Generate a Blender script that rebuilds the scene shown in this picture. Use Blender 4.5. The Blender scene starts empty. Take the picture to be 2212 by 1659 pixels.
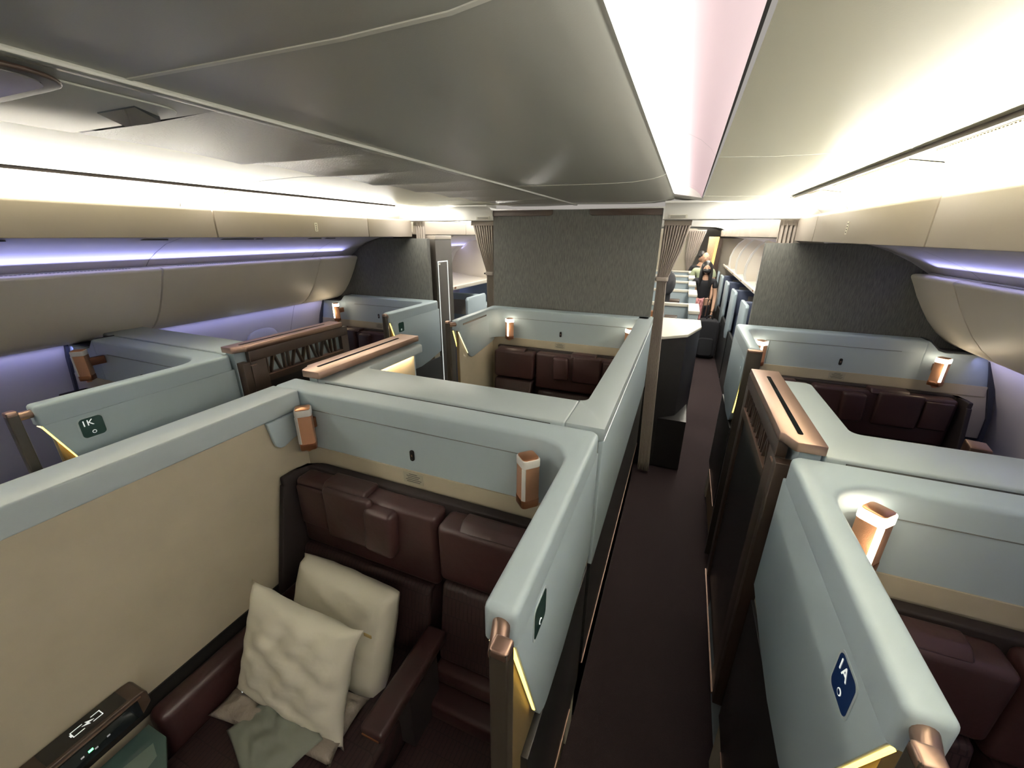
import bpy, bmesh, math, random
from mathutils import Vector, Matrix
random.seed(7)
R = math.radians
C = bpy.context.scene.collection
S = bpy.context.scene

# ------------------------------------------------------------------ camera, world, exposure
F_PX, CAM_H = 878.2, 2.05
yaw, pit, rol = R(22.119), R(20.214), R(.428)
fw = Vector((-math.sin(yaw)*math.cos(pit), math.cos(yaw)*math.cos(pit), -math.sin(pit)))
rt = Vector((math.cos(yaw), math.sin(yaw), 0)); up = rt.cross(fw)
r2 = math.cos(rol)*rt + math.sin(rol)*up; u2 = -math.sin(rol)*rt + math.cos(rol)*up
cam = bpy.data.objects.new('camera', bpy.data.cameras.new('camera')); C.objects.link(cam)
cam.matrix_world = Matrix(((r2.x, u2.x, -fw.x, 0), (r2.y, u2.y, -fw.y, 0), (r2.z, u2.z, -fw.z, CAM_H), (0, 0, 0, 1)))
cam.data.sensor_fit = 'HORIZONTAL'; cam.data.sensor_width = 36; cam.data.lens = F_PX*36/2212
cam.data.clip_start = .02; cam.data.clip_end = 100
S.camera = cam
w = bpy.data.worlds.new('world'); S.world = w; w.use_nodes = True
w.node_tree.nodes['Background'].inputs[0].default_value = (1, .93, .85, 1)
w.node_tree.nodes['Background'].inputs[1].default_value = .25
S.view_settings.view_transform = 'Standard'; S.view_settings.look = 'None'
S.view_settings.gamma = 1; S.view_settings.use_curve_mapping = False
S.view_settings.exposure = 0.64

def area(name, loc, sx, sy, power, col, direction, spread=None):
    l = bpy.data.lights.new(name, 'AREA'); l.shape = 'RECTANGLE'; l.size = sx; l.size_y = sy
    l.energy = power; l.color = col
    if spread: l.spread = R(spread)
    o = bpy.data.objects.new(name, l); C.objects.link(o); o.location = loc
    d = Vector(direction).normalized()
    zz = -d; yy = Vector((0, 1, 0)); xx = yy.cross(zz).normalized(); yy = zz.cross(xx)
    o.rotation_euler = Matrix((xx, yy, zz)).transposed().to_euler()
    return o
XC = -.87                              # the cabin's centre line
WARM = (1, .93, .74); WHITE = (1, .96, .87); BLUE = (.42, .44, 1)
# the cove lamps behind both valances, the slots beside the centre ceiling, the blue wash lamps over and under the bins
for s in (1, -1):
    X = lambda x: x if s > 0 else 2*XC - x
    for y0, y1, k in ((-2.4, 3.22, 1), (3.6, 11, 2)):
        L = y1-y0; ym = (y0+y1)/2
        area('cove_lamp', (X(.700), ym, 2.165), .02, L, (15.5 if k == 1 else 26)*L*(1 if s > 0 else .85), WHITE, (-s*(.62 if s > 0 else .25), 0, .75), 179)
        if s > 0 and k == 1: area('slot_lamp', (-.096, ym, 2.332), .012, L-.3, .35*L, WHITE, (1, 0, -.35), 170)
        area('wall_wash_lamp', (X(1.35), ym, 1.846), .02, L, .70*L, BLUE, (-s*.38, 0, .92), 95)
        area('lower_wash_lamp', (X(1.69), ym, 1.378), .02, L, .45*L, BLUE, (s*.6, 0, -.8), 130)
for x_ in (.35, 2*XC-.35):
    area('added_rear_fill', (x_, 7.2, 2.235), .25, 7, 32, WHITE, (0, 0, -1), 170)  # added downlight that brightens the dark bins of the rear cabin
area('added_beam_fill', (.35, 3.2, 2.262), .4, .05, 2.5, WHITE, (0, .4, -1), 170)  # added light, not a fitting: whitens the ceiling before the beam
area('added_beam_fill', (2*XC-.35, 3.2, 2.262), .4, .05, 2.5, WHITE, (0, .4, -1), 170)  # same added light over the left aisle

# ------------------------------------------------------------------ materials
def mat(name, col, rough=.5, metal=0, bump=None, emit=None, var=None, spec=None, coat=0):
    m = bpy.data.materials.new(name); m.use_nodes = True
    nt = m.node_tree; b = nt.nodes['Principled BSDF']
    b.inputs['Base Color'].default_value = (*col, 1); b.inputs['Roughness'].default_value = rough
    b.inputs['Metallic'].default_value = metal
    if spec is not None: b.inputs['Specular IOR Level'].default_value = spec
    if coat: b.inputs['Coat Weight'].default_value = coat; b.inputs['Coat Roughness'].default_value = .15
    if emit:
        b.inputs['Emission Color'].default_value = (*emit[0], 1); b.inputs['Emission Strength'].default_value = emit[1]
    tc = nt.nodes.new('ShaderNodeTexCoord')
    if var:                                   # (scale, amount): mottled colour of the stuff itself
        n = nt.nodes.new('ShaderNodeTexNoise'); n.inputs['Scale'].default_value = var[0]; n.inputs['Detail'].default_value = 4
        nt.links.new(tc.outputs['Object'], n.inputs['Vector'])
        mx = nt.nodes.new('ShaderNodeMix'); mx.data_type = 'RGBA'
        mx.inputs[6].default_value = (*[c*(1-var[1]) for c in col], 1); mx.inputs[7].default_value = (*[min(1, c*(1+var[1])) for c in col], 1)
        nt.links.new(n.outputs['Fac'], mx.inputs[0]); nt.links.new(mx.outputs[2], b.inputs['Base Color'])
    if bump:                                  # (scale, strength, distance)
        n = nt.nodes.new('ShaderNodeTexNoise'); n.inputs['Scale'].default_value = bump[0]; n.inputs['Detail'].default_value = 3
        nt.links.new(tc.outputs['Object'], n.inputs['Vector'])
        bp = nt.nodes.new('ShaderNodeBump'); bp.inputs['Strength'].default_value = bump[1]; bp.inputs['Distance'].default_value = bump[2]
        nt.links.new(n.outputs['Fac'], bp.inputs['Height']); nt.links.new(bp.outputs[0], b.inputs['Normal'])
    return m
def weave(name, c1, c2, scale, rough=.9, rot=35):
    m = mat(name, c1, rough); nt = m.node_tree; b = nt.nodes['Principled BSDF']
    tc = nt.nodes['Texture Coordinate']; fac = []
    for a, sc in ((rot, scale), (-rot*1.3, scale*.8)):
        mp = nt.nodes.new('ShaderNodeMapping'); mp.inputs['Rotation'].default_value = (0, R(a), 0)
        mp.inputs['Scale'].default_value = (sc, sc, sc*.09)
        nt.links.new(tc.outputs['Object'], mp.inputs[0])
        n = nt.nodes.new('ShaderNodeTexNoise'); n.inputs['Scale'].default_value = 1; n.inputs['Detail'].default_value = 3
        nt.links.new(mp.outputs[0], n.inputs['Vector']); fac.append(n)
    ad = nt.nodes.new('ShaderNodeMath'); ad.operation = 'ADD'
    nt.links.new(fac[0].outputs['Fac'], ad.inputs[0]); nt.links.new(fac[1].outputs['Fac'], ad.inputs[1])
    mr = nt.nodes.new('ShaderNodeMapRange'); mr.inputs[1].default_value = .8; mr.inputs[2].default_value = 1.2
    nt.links.new(ad.outputs[0], mr.inputs[0])
    mx = nt.nodes.new('ShaderNodeMix'); mx.data_type = 'RGBA'
    mx.inputs[6].default_value = (*c1, 1); mx.inputs[7].default_value = (*c2, 1)
    nt.links.new(mr.outputs[0], mx.inputs[0]); nt.links.new(mx.outputs[2], b.inputs['Base Color'])
    return m
def quilt(name, col):
    m = mat(name, col, .55); nt = m.node_tree; b = nt.nodes['Principled BSDF']; tc = nt.nodes['Texture Coordinate']
    w1 = nt.nodes.new('ShaderNodeTexBrick'); w1.inputs['Scale'].default_value = 1
    w1.inputs['Brick Width'].default_value = .016; w1.inputs['Row Height'].default_value = .06
    w1.inputs['Mortar Size'].default_value = .002; w1.inputs['Color1'].default_value = (1, 1, 1, 1)
    w1.inputs['Color2'].default_value = (.85, .85, .85, 1); w1.inputs['Mortar'].default_value = (.2, .2, .2, 1)
    sx = nt.nodes.new('ShaderNodeSeparateXYZ'); cx = nt.nodes.new('ShaderNodeCombineXYZ'); ad = nt.nodes.new('ShaderNodeMath'); ad.operation = 'SUBTRACT'
    nt.links.new(tc.outputs['Object'], sx.inputs[0]); nt.links.new(sx.outputs[0], cx.inputs[0])
    nt.links.new(sx.outputs[2], ad.inputs[0]); nt.links.new(sx.outputs[1], ad.inputs[1]); nt.links.new(ad.outputs[0], cx.inputs[1])
    nt.links.new(cx.outputs[0], w1.inputs['Vector'])
    bp = nt.nodes.new('ShaderNodeBump'); bp.inputs['Strength'].default_value = 1; bp.inputs['Distance'].default_value = .006
    mx = nt.nodes.new('ShaderNodeMix'); mx.data_type = 'RGBA'; mx.inputs[6].default_value = (*[c*.35 for c in col], 1); mx.inputs[7].default_value = (*[c*1.15 for c in col], 1)
    nt.links.new(w1.outputs['Color'], mx.inputs[0]); nt.links.new(mx.outputs[2], b.inputs['Base Color'])
    nt.links.new(w1.outputs['Color'], bp.inputs['Height']); nt.links.new(bp.outputs[0], b.inputs['Normal'])
    return m
M = dict(
    shell=mat('blue_grey_leather', (.385, .468, .515), .42, bump=(900, .12, .001)),
    shell_top=mat('blue_grey_laminate', (.435, .505, .535), .35, bump=(700, .06, .001)),
    beige=mat('beige_suede', (.42, .375, .285), .85, var=(5, .16), bump=(60, .08, .002)),
    burg=mat('burgundy_leather', (.038, .0155, .0155), .42, bump=(35, .25, .004)),
    burgd=mat('dark_burgundy_surround', (.012, .006, .0065), .75, bump=(500, .1, .001)),
    quilt=quilt('burgundy_quilted_fabric', (.029, .0125, .013)),
    bronze=mat('brushed_bronze', (.42, .28, .22), .40, 1, bump=(300, .05, .001)),
    copper=mat('rose_copper', (.75, .36, .20), .28, 1),
    copperd=mat('dark_copper', (.36, .16, .09), .3, 1),
    brown=mat('dark_brown_lacquer', (.046, .028, .020), .42, bump=(200, .05, .001)),
    goldmesh=mat('gold_bronze_mesh', (.20, .14, .065), .5, .3, bump=(1200, .5, .001)),
    closetm=mat('charcoal_brown_laminate', (.036, .030, .023), .5),
    postm=mat('brown_bronze_satin', (.042, .034, .026), .34, .25),
    black=mat('black_laminate', (.014, .013, .013), .38),
    blackd=mat('black_screen_glass', (.006, .008, .010), .08),
    carpet=mat('burgundy_carpet', (.022, .0095, .0105), .97, bump=(420, .9, .006), var=(260, .5)),
    bulk=weave('grey_woven_wallcloth', (.078, .079, .075), (.130, .131, .120), 260, .9, 32),
    ceil=mat('satin_ceiling_painted_shade', (.36, .365, .32), .34, bump=(420, .10, .0012)),  # shade painted in: darker copy of the plastic used over the aisles
    ceil_lit=mat('satin_ceiling_painted_lit', (.82, .80, .62), .38, bump=(420, .10, .0012)),  # cove light painted in: brighter copy of the centre ceiling's plastic
    grain=mat('grained_ceiling_panel', (.52, .51, .46), .28, bump=(170, .8, .002)),
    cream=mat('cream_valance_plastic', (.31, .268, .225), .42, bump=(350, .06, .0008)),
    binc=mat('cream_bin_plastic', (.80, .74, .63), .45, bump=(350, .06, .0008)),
    white=mat('white_cove_plastic', (.80, .79, .74), .45),
    wallp=mat('pale_sidewall_plastic', (.55, .53, .53), .5),
    bluec=mat('upper_sidewall_plastic', (.62, .62, .64), .45),
    dark=mat('dark_gap', (.02, .02, .02), .7),
    gasket=mat('blue_black_gasket', (.030, .034, .045), .5),
    seam=mat('seam_grey', (.16, .17, .17), .6),
    lseam=mat('light_seam', (.66, .66, .58), .4),
    curtain=mat('grey_taupe_curtain', (.33, .285, .25), .9, bump=(500, .2, .001)),
    pink=mat('slot_plastic_painted_pink_light', (.78, .60, .68), .5),  # pink light put into the base colour; the slot lamp itself is white
    ivory=mat('ivory_pillow_cotton', (.88, .85, .72), .9, bump=(14, .35, .012)),
    pouch=mat('grey_green_cotton', (.20, .215, .18), .9, bump=(22, .4, .008)),
    plastic_wrap=mat('clear_wrap_on_taupe_blanket', (.30, .26, .22), .25, bump=(30, .9, .012)),
    glass=mat('dark_green_glass', (.05, .085, .08), .12),
    led=mat('warm_led', (1, .8, .35), .5, emit=((1, .66, .13), 2.6)),
    ledw=mat('cream_led', (1, .9, .6), .5, emit=((1, .86, .5), 1.0)),
    lampon=mat('lit_diffuser', (1, .95, .85), .4, emit=((1, .88, .66), 6)),
    lampoff=mat('frosted_diffuser', (.72, .70, .68), .4),
    strip=mat('lit_cove_tube', (1, 1, .95), .4, emit=((1, .97, .86), 3.5)),
    scr_green=mat('dark_green_display', (.012, .025, .02), .08, emit=((.02, .06, .045), .15)),
    scr_blue=mat('dark_blue_display', (.006, .012, .03), .08, emit=((.01, .03, .10), .2)),
    ink=mat('white_print', (.8, .8, .78), .5, emit=((.7, .75, .72), .5)),
    inkd=mat('dark_print', (.06, .06, .055), .6),
    green=mat('green_indicator', (.1, .9, .2), .5, emit=((.1, 1, .25), 4)),
    paper=mat('pale_label', (.62, .60, .52), .6),
    tan=mat('tan_partition', (.42, .38, .30), .6),
    wood=mat('oak_grain_door', (.38, .27, .16), .5, var=(30, .2)),
    gold=mat('lit_gold_edge', (.7, .45, .15), .4, emit=((1, .55, .12), .8)),
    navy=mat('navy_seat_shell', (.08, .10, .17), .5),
    skin=mat('skin', (.55, .33, .22), .55), hair=mat('black_hair', (.01, .009, .009), .4),
    tee=mat('black_cloth', (.014, .014, .018), .85), lime=mat('pale_green_shirt', (.46, .52, .33), .85),
    rose=mat('rose_cloth', (.50, .22, .22), .85, bump=(40, .6, .01)),
    day=mat('daylight_shade', (.9, .95, 1), .5, emit=((.85, .95, .95), 1.4)),
)

# ------------------------------------------------------------------ mesh helpers
ID = (0, 1, 0)
class G:
    """collects solids in suite coordinates (u sideways, v forward, z up) or in world ones"""
    def __init__(s, T=None): s.bm = bmesh.new(); s.T = T
    def f(s, p):
        if s.T: x0, sg, y0 = s.T; return Vector((x0+sg*p[0], y0+p[1], p[2]))
        return Vector(p)
    def box(s, a0, a1, b0, b1, c0, c1):
        return s.prism([(a0, b0), (a1, b0), (a1, b1), (a0, b1)], 'z', c0, c1)
    def prism(s, pts, ax, t0, t1):
        mk = {'z': lambda p, t: (p[0], p[1], t), 'y': lambda p, t: (p[0], t, p[1]), 'x': lambda p, t: (t, p[0], p[1])}[ax]
        a = [s.bm.verts.new(s.f(mk(p, t0))) for p in pts]; b = [s.bm.verts.new(s.f(mk(p, t1))) for p in pts]
        s.bm.faces.new(a[::-1]); s.bm.faces.new(b); n = len(pts)
        for i in range(n): s.bm.faces.new((a[i], a[(i+1) % n], b[(i+1) % n], b[i]))
        return s
    def hexa(s, lo, hi):
        a = [s.bm.verts.new(s.f(p)) for p in lo]; b = [s.bm.verts.new(s.f(p)) for p in hi]
        s.bm.faces.new(a[::-1]); s.bm.faces.new(b); n = len(lo)
        for i in range(n): s.bm.faces.new((a[i], a[(i+1) % n], b[(i+1) % n], b[i]))
        return s
    def bar(s, p, q, r, n=8):
        p = s.f(p); q = s.f(q); d = (q-p).normalized(); a = d.orthogonal().normalized(); b = d.cross(a)
        A = []; B = []
        for i in range(n):
            t = 2*math.pi*i/n; o = (a*math.cos(t)+b*math.sin(t))*r
            A.append(s.bm.verts.new(p+o)); B.append(s.bm.verts.new(q+o))
        s.bm.faces.new(A[::-1]); s.bm.faces.new(B)
        for i in range(n): s.bm.faces.new((A[i], A[(i+1) % n], B[(i+1) % n], B[i]))
        return s
    def ball(s, c, rx, ry, rz, seg=16):
        g = bmesh.ops.create_uvsphere(s.bm, u_segments=seg, v_segments=max(8, seg//2), radius=1)
        c = s.f(c)
        for v in g['verts']: v.co = Vector((v.co.x*rx+c.x, v.co.y*ry+c.y, v.co.z*rz+c.z))
        return s
    def strip(s, prof, y0, y1):                 # open profile (x,z) swept along Y
        a = [s.bm.verts.new(s.f((p[0], y0, p[1]))) for p in prof]; b = [s.bm.verts.new(s.f((p[0], y1, p[1]))) for p in prof]
        for i in range(len(prof)-1): s.bm.faces.new((a[i], a[i+1], b[i+1], b[i]))
        return s
    def done(s, name, m, parent=None, bevel=0, seg=3, sub=0, topbev=False):
        bm = s.bm; bmesh.ops.recalc_face_normals(bm, faces=bm.faces)
        if bevel:
            es = [e for e in bm.edges if len(e.link_faces) == 2 and e.calc_face_angle(0) > R(22)]
            if topbev:
                zl = min(v.co.z for v in bm.verts); es = [e for e in es if max(v.co.z for v in e.verts) > zl+1e-4]
            bmesh.ops.bevel(bm, geom=es, offset=bevel, offset_type='OFFSET', segments=seg, profile=.5, affect='EDGES', clamp_overlap=True)
        me = bpy.data.meshes.new(name); bm.to_mesh(me); bm.free()
        for p in me.polygons: p.use_smooth = True
        me.set_sharp_from_angle(angle=R(38))
        me.materials.append(M[m] if isinstance(m, str) else m)
        o = bpy.data.objects.new(name, me); C.objects.link(o)
        if sub:
            md = o.modifiers.new('subdivision', 'SUBSURF'); md.levels = md.render_levels = sub
        if parent is not None: hang(o, parent)
        return o
def hang(o, parent):
    o.parent = parent; p = parent; off = Vector((0, 0, 0))
    while p is not None:
        if p.type == 'EMPTY': off = off + p.location
        p = None if p.parent is None else p.parent
    o.matrix_parent_inverse = Matrix.Translation(-off) if parent.type == 'EMPTY' else Matrix.Identity(4)
def thing(name, label, cat, loc, group=None):
    o = bpy.data.objects.new(name, None); C.objects.link(o); o.location = loc; o.empty_display_size = .1
    o['label'] = label; o['category'] = cat
    if group: o['group'] = group
    return o
def tag(o, label, cat, group=None):
    o['label'] = label; o['category'] = cat
    if group: o['group'] = group
    return o
def struct(o): o['kind'] = 'structure'; return o
def arc(cx, cy, r, a0, a1, n=6): return [(cx+r*math.cos(R(a0+(a1-a0)*i/n)), cy+r*math.sin(R(a0+(a1-a0)*i/n))) for i in range(n+1)]
def rrect(x0, x1, y0, y1, r, n=5):
    return arc(x1-r, y1-r, r, 0, 90, n)+arc(x0+r, y1-r, r, 90, 180, n)+arc(x0+r, y0+r, r, 180, 270, n)+arc(x1-r, y0+r, r, 270, 360, n)
def text(s, name, m, parent, size, origin, ex, ey, align='CENTER'):
    """flat lettering lying on the plane spanned by ex (reading direction) and ey (up)"""
    cu = bpy.data.curves.new(name, 'FONT'); cu.body = s; cu.size = size; cu.align_x = align; cu.align_y = 'CENTER'; cu.extrude = .0003
    t = bpy.data.objects.new(name+'_source', cu); C.objects.link(t)
    dg = bpy.context.evaluated_depsgraph_get(); me = bpy.data.meshes.new_from_object(t.evaluated_get(dg))
    bpy.data.objects.remove(t); bpy.data.curves.remove(cu)
    ex = Vector(ex).normalized(); ey = Vector(ey).normalized(); ez = ex.cross(ey); o0 = Vector(origin)
    for v in me.vertices: v.co = o0+ex*v.co.x+ey*v.co.y+ez*v.co.z
    me.materials.clear(); me.materials.append(M[m]); me.name = name
    o = bpy.data.objects.new(name, me); C.objects.link(o)
    if parent is not None: hang(o, parent)
    return o
def mirror(pts, s): return pts if s > 0 else [(2*XC-p[0], p[1]) for p in pts]

# ------------------------------------------------------------------ the cabin shell
Y0, YB, Y1 = -2.5, 3.38, 13.0
struct(G().box(-3.9, 2.2, Y0, Y1, -.06, 0).done('floor', 'carpet'))
side = [(1.90, 0), (1.96, .35), (1.97, .6), (1.945, .85), (1.89, 1.05), (1.82, 1.22), (1.745, 1.39), (1.66, 1.55), (1.54, 1.72), (1.44, 1.83), (1.37, 1.885), (1.28, 1.93), (1.16, 1.98), (1.02, 2.012), (.86, 2.03), (.66, 2.035)]
for s, nm in ((1, 'wall_right'), (-1, 'wall_left')):
    g = G(); ys = [Y0, .35, 1.6, 2.9, 4.2, 5.5, 6.8, 8.1, 9.4, 10.7, Y1]
    pr = mirror(side, s)
    for a, b in zip(ys, ys[1:]): g.strip(pr, a+.002, b-.002)
    struct(g.done(nm, 'wallp'))
    g = G(); out = [(p[0]+(.015 if p[1] < 1.8 else .008), p[1]+(.012 if p[1] > 1.5 else 0)) for p in side]
    g.strip(mirror(out, s), Y0, Y1); struct(g.done('trim_9' if s > 0 else 'trim_10', 'seam'))
struct(G().box(-3.9, 2.2, Y0-.05, Y0, 0, 2.6).done('wall_front', 'tan'))
struct(G().box(-3.9, 2.2, Y1, Y1+.05, 0, 2.6).done('wall_back', 'white'))

# ceiling: centre panels (two halves), aisle panels, coves behind the valances
cen = [(XC+.02, 2.275), (-.62, 2.272), (-.42, 2.270), (-.27, 2.273), (-.18, 2.284), (-.142, 2.294), (-.128, 2.302)]
ysR = [Y0, -.9, .48, 2.07, 3.28, 3.44]
g = G()
for a, b in zip(ysR, ysR[1:]):
    g.strip(cen, a+.003, b-.003)
struct(g.done('ceiling', 'ceil'))
g = G()
for yy in (-.9, .48, 2.07, 3.28): g.prism([(p[0], p[1]-.0015) for p in cen[:7]]+[(p[0], p[1]+.004) for p in cen[:7]][::-1], 'y', yy-.004, yy+.004)
struct(g.done('trim_25', 'lseam'))
struct(G().box(XC-.006, XC+.020, Y0, 3.44, 2.267, 2.279).done('trim_26', 'ceil', None, .002, 2))
# left half: panels one after another, each sagging a little over the next
cl = [(XC-.004, 2.276), (-1.12, 2.270), (-1.40, 2.272)]
g = G()
ysL = [Y0, -1.3, -.65, 0.0, .645, 1.06, 1.385, 1.705, 2.05, 2.40, 2.72]
for i, (a, b) in enumerate(zip(ysL, ysL[1:])):
    if i in (3,): continue
    n = 8
    for k in range(n):
        t0, t1 = k/n, (k+1)/n
        h = lambda t: -.011*t**3-.001
        va = [g.bm.verts.new((p[0], a+(b-a)*t0+(.002 if k == 0 else 0), p[1]+h(t0))) for p in cl]; vb = [g.bm.verts.new((p[0], a+(b-a)*t1-(.002 if k == n-1 else 0), p[1]+h(t1))) for p in cl]
        for j in range(len(cl)-1): g.bm.faces.new((va[j], va[j+1], vb[j+1], vb[j]))
bmesh.ops.remove_doubles(g.bm, verts=g.bm.verts, dist=.0004)
struct(g.done('ceiling', 'grain'))
g = G().strip([(p[0], p[1]+.012) for p in cl], Y0, 3.44); struct(g.done('ceiling', 'dark'))
g = G()
for a, b in ((2.724, 2.88), (2.884, 3.04), (3.044, 3.20), (3.204, 3.44)): g.strip([(p[0], p[1]-.004) for p in cl], a, b)
struct(g.done('ceiling', 'ceil'))
# passenger service panel over the centre of the cabin, left of the centre line
t = thing('overhead_service_panel', 'long grey ceiling panel with an oval dark window and a small tilted screen', 'ceiling panel', (-1.25, .3, 2.26))
G().box(-1.398, XC-.002, -.62, .640, 2.270, 2.30).done('housing', 'ceil', t, .004)
G().prism(rrect(-1.37, -.93, -.10, .615, .05), 'z', 2.2655, 2.2695).done('recess_plate', 'ceil', t, .003)
G().prism(rrect(-1.30, -.885, -.16, .435, .07, 8), 'z', 2.258, 2.2655).done('speaker_window', 'brown', t, .004)
G().prism(rrect(-1.28, -.905, -.14, .415, .055, 8), 'z', 2.2565, 2.258).done('speaker_glass', mat('smoky_glossy_plastic', (.10, .095, .09), .12), t)
scr = G().hexa([(-.97, .545, 2.2630), (-1.09, .545, 2.2630), (-1.13, .608, 2.257), (-1.01, .608, 2.257)], [(-.97, .545, 2.2655), (-1.09, .545, 2.2655), (-1.13, .608, 2.2655), (-1.01, .608, 2.2655)]).done('tilted_screen', mat('mirror_glass', (.35, .38, .42), .04, 1), t)
# slots: bright tube plus a curved channel with pink light painted into its colour, then the aisle ceiling panel and cove
slotp = [(-.112, 2.352), (-.085, 2.350), (-.045, 2.338), (-.005, 2.318), (.025, 2.294), (.040, 2.272)]
for s in (1, -1):
    X = lambda x: x if s > 0 else 2*XC-x
    if s > 0:
        g = G()
        for a, b in ((Y0, -.6), (-.6, .1), (.1, 1.5), (1.5, 2.85), (2.85, 3.02)): g.strip(slotp, a+.001, b-.001)
        struct(g.done('ceiling', 'pink'))
        struct(G().strip([(p[0]+.002, p[1]+.008) for p in slotp], Y0, 3.02).done('ceiling', 'seam'))
        struct(G().prism([(-.125, 2.30)]+[(p[0], p[1]+.012) for p in slotp]+[(.05, 2.27)], 'y', 3.02, 3.03).done('ceiling', 'white'))
        tb = G().box(-.128, -.098, Y0+.1, 3.01, 2.303, 2.330).done('slot_light_tube', 'strip')
        tag(tb, 'long glowing light line along the right edge of the dark centre ceiling', 'ceiling light')
        struct(G().strip([(.040, 2.272), (.048, 2.290)], Y0, 3.02).done('trim_11', 'dark'))
    else:
        struct(G().strip([(-1.402, 2.285), (-1.409, 2.285)], Y0, 3.44).done('trim_12', 'dark'))
    aisle = [(.050, 2.270), (.20, 2.264), (.38, 2.264), (.522, 2.268)] if s > 0 else [(-.329, 2.276), (-.12, 2.282), (.10, 2.276), (.30, 2.264), (.522, 2.268)]
    g = G()
    for a, b in ((Y0, .12), (.12, 1.5), (1.5, 2.86), (2.86, 3.44)): g.strip(mirror(aisle if b < 3 or s < 0 else aisle, s), a+.002, b-.002)
    struct(g.done('ceiling', 'ceil_lit'))
    if s > 0: struct(G().strip([(-.13, 2.296), (.052, 2.270)], 3.028, 3.44).done('ceiling', 'white'))
    g = G()
    for yy in (.12, 1.5, 2.86): g.prism(mirror([(p[0], p[1]-.001) for p in aisle]+[(p[0], p[1]+.004) for p in aisle][::-1], s), 'y', yy-.003, yy+.003)
    struct(g.done('trim_27', 'lseam'))
    G_ = G().box(*sorted((X(.523), X(.534))), Y0, 3.0, 2.256, 2.270); struct(G_.done('trim_1' if s > 0 else 'trim_2', 'brown'))
    cove = [(.535, 2.268), (.62, 2.262), (.70, 2.240), (.76, 2.195), (.79, 2.13), (.80, 2.05)]
    g = G()
    for a, b in ((Y0, .2), (.2, 1.5), (1.5, 2.86), (2.86, 3.44)): g.strip(mirror(cove, s), a+.0015, b-.0015)
    struct(g.done('ceiling', 'white'))
    struct(G().strip(mirror([(p[0]+.004, p[1]+.006) for p in cove], s), Y0, 3.44).done('ceiling', 'seam'))
    for a, b in ((-1.0, .10), (.30, 1.52), (1.66, 2.40), (2.56, 2.80)):          # air grilles in the cove
        gg = G(); n = int((b-a)/.012)
        for k in range(n): gg.prism(mirror([(.556, 2.2585), (.648, 2.2440), (.648, 2.2500), (.556, 2.2630)], s), 'y', a+k*.012, a+k*.012+.007)
        gg.prism(mirror([(.552, 2.2610), (.640, 2.2480), (.640, 2.2590), (.552, 2.2665)], s), 'y', a, b)
        struct(gg.done('trim_28', M.setdefault('grille', None) or M.__setitem__('grille', mat('grille_cream', (.36, .34, .22), .6)) or M['grille']))
    # valances hiding the cove lamps, in three lengths each side
    vp = [(.655, 2.022), (.80, 2.022), (.80, 2.05), (.70, 2.05), (.688, 2.155), (.676, 2.170), (.662, 2.170), (.655, 2.158)]
    tn = (['trim_3', 'trim_4', 'trim_5'] if s > 0 else ['trim_6', 'trim_7', 'trim_8'])
    for (a, b), nm in zip(((Y0, 1.655), (1.662, 2.935), (2.942, 3.39)) if s > 0 else ((Y0, 1.585), (1.592, 2.80), (2.807, 3.39)), tn):
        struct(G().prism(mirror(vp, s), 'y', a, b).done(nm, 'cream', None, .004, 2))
    struct(G().prism(mirror([(.67, 2.03), (.79, 2.03), (.79, 2.048), (.67, 2.048)], s), 'y', Y0, 3.39).done('trim_13', 'seam'))
    # vertical row mark on the valance
    yv = 2.39 if s > 0 else 2.275
    pl = G().box(*sorted((X(.6535), X(.6545))), yv-.012, yv+.012, 2.06, 2.115).done('row_placard', 'paper')
    tag(pl, 'tiny upright row placard on the %s valance' % ('right' if s > 0 else 'left'), 'placard')
    for k in range(4):
        G().box(*sorted((X(.6525), X(.6535))), yv-.004, yv+.004, 2.066+k*.012, 2.072+k*.012).done('mark', 'inkd', pl)
# bright curved beams closing each aisle above the curtains
for s in (1, -1):
    X = lambda x: x if s > 0 else 2*XC-x
    pr = [(3.385, 2.155), (3.37, 2.16), (3.36, 2.19), (3.345, 2.225), (3.31, 2.252), (3.25, 2.262), (3.25, 2.275), (3.44, 2.275), (3.44, 2.155)]
    g = G(); g.prism(pr, 'x', *sorted((X(-.185), X(.795)))); struct(g.done('trim_14' if s > 0 else 'trim_15', 'white'))
    x0 = -.155 if s > 0 else -1.705
    pl = G().box(x0, x0+.125, 3.355, 3.3595, 2.166, 2.190).done('beam_placard', 'paper')
    tag(pl, 'small printed placard on the white beam over the %s aisle' % ('right' if s > 0 else 'left'), 'placard')
    for k in range(2): G().box(x0+.012, x0+.113, 3.353, 3.355, 2.171+k*.008, 2.1745+k*.008).done('print_line', 'inkd', pl)
# the rear cabin's ceiling and valances
for s in (1, -1):
    X = lambda x: x if s > 0 else 2*XC-x
    struct(G().strip(mirror([(XC, 2.24), (-.2, 2.25), (.10, 2.25), (.53, 2.24), (.66, 2.22), (.76, 2.17), (.80, 2.05)], s), 3.44, Y1).done('ceiling', 'white'))
    ys = [3.46, 4.45, 5.72, 6.99, 8.26, 9.53, 10.8]
    for a, b in zip(ys, ys[1:]):
        struct(G().prism(mirror([(.655, 2.04), (.80, 2.04), (.80, 2.06), (.70, 2.06), (.685, 2.16), (.662, 2.165), (.655, 2.158)], s), 'y', a, b-.008).done('trim_16', 'cream', None, .004, 2))

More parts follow.
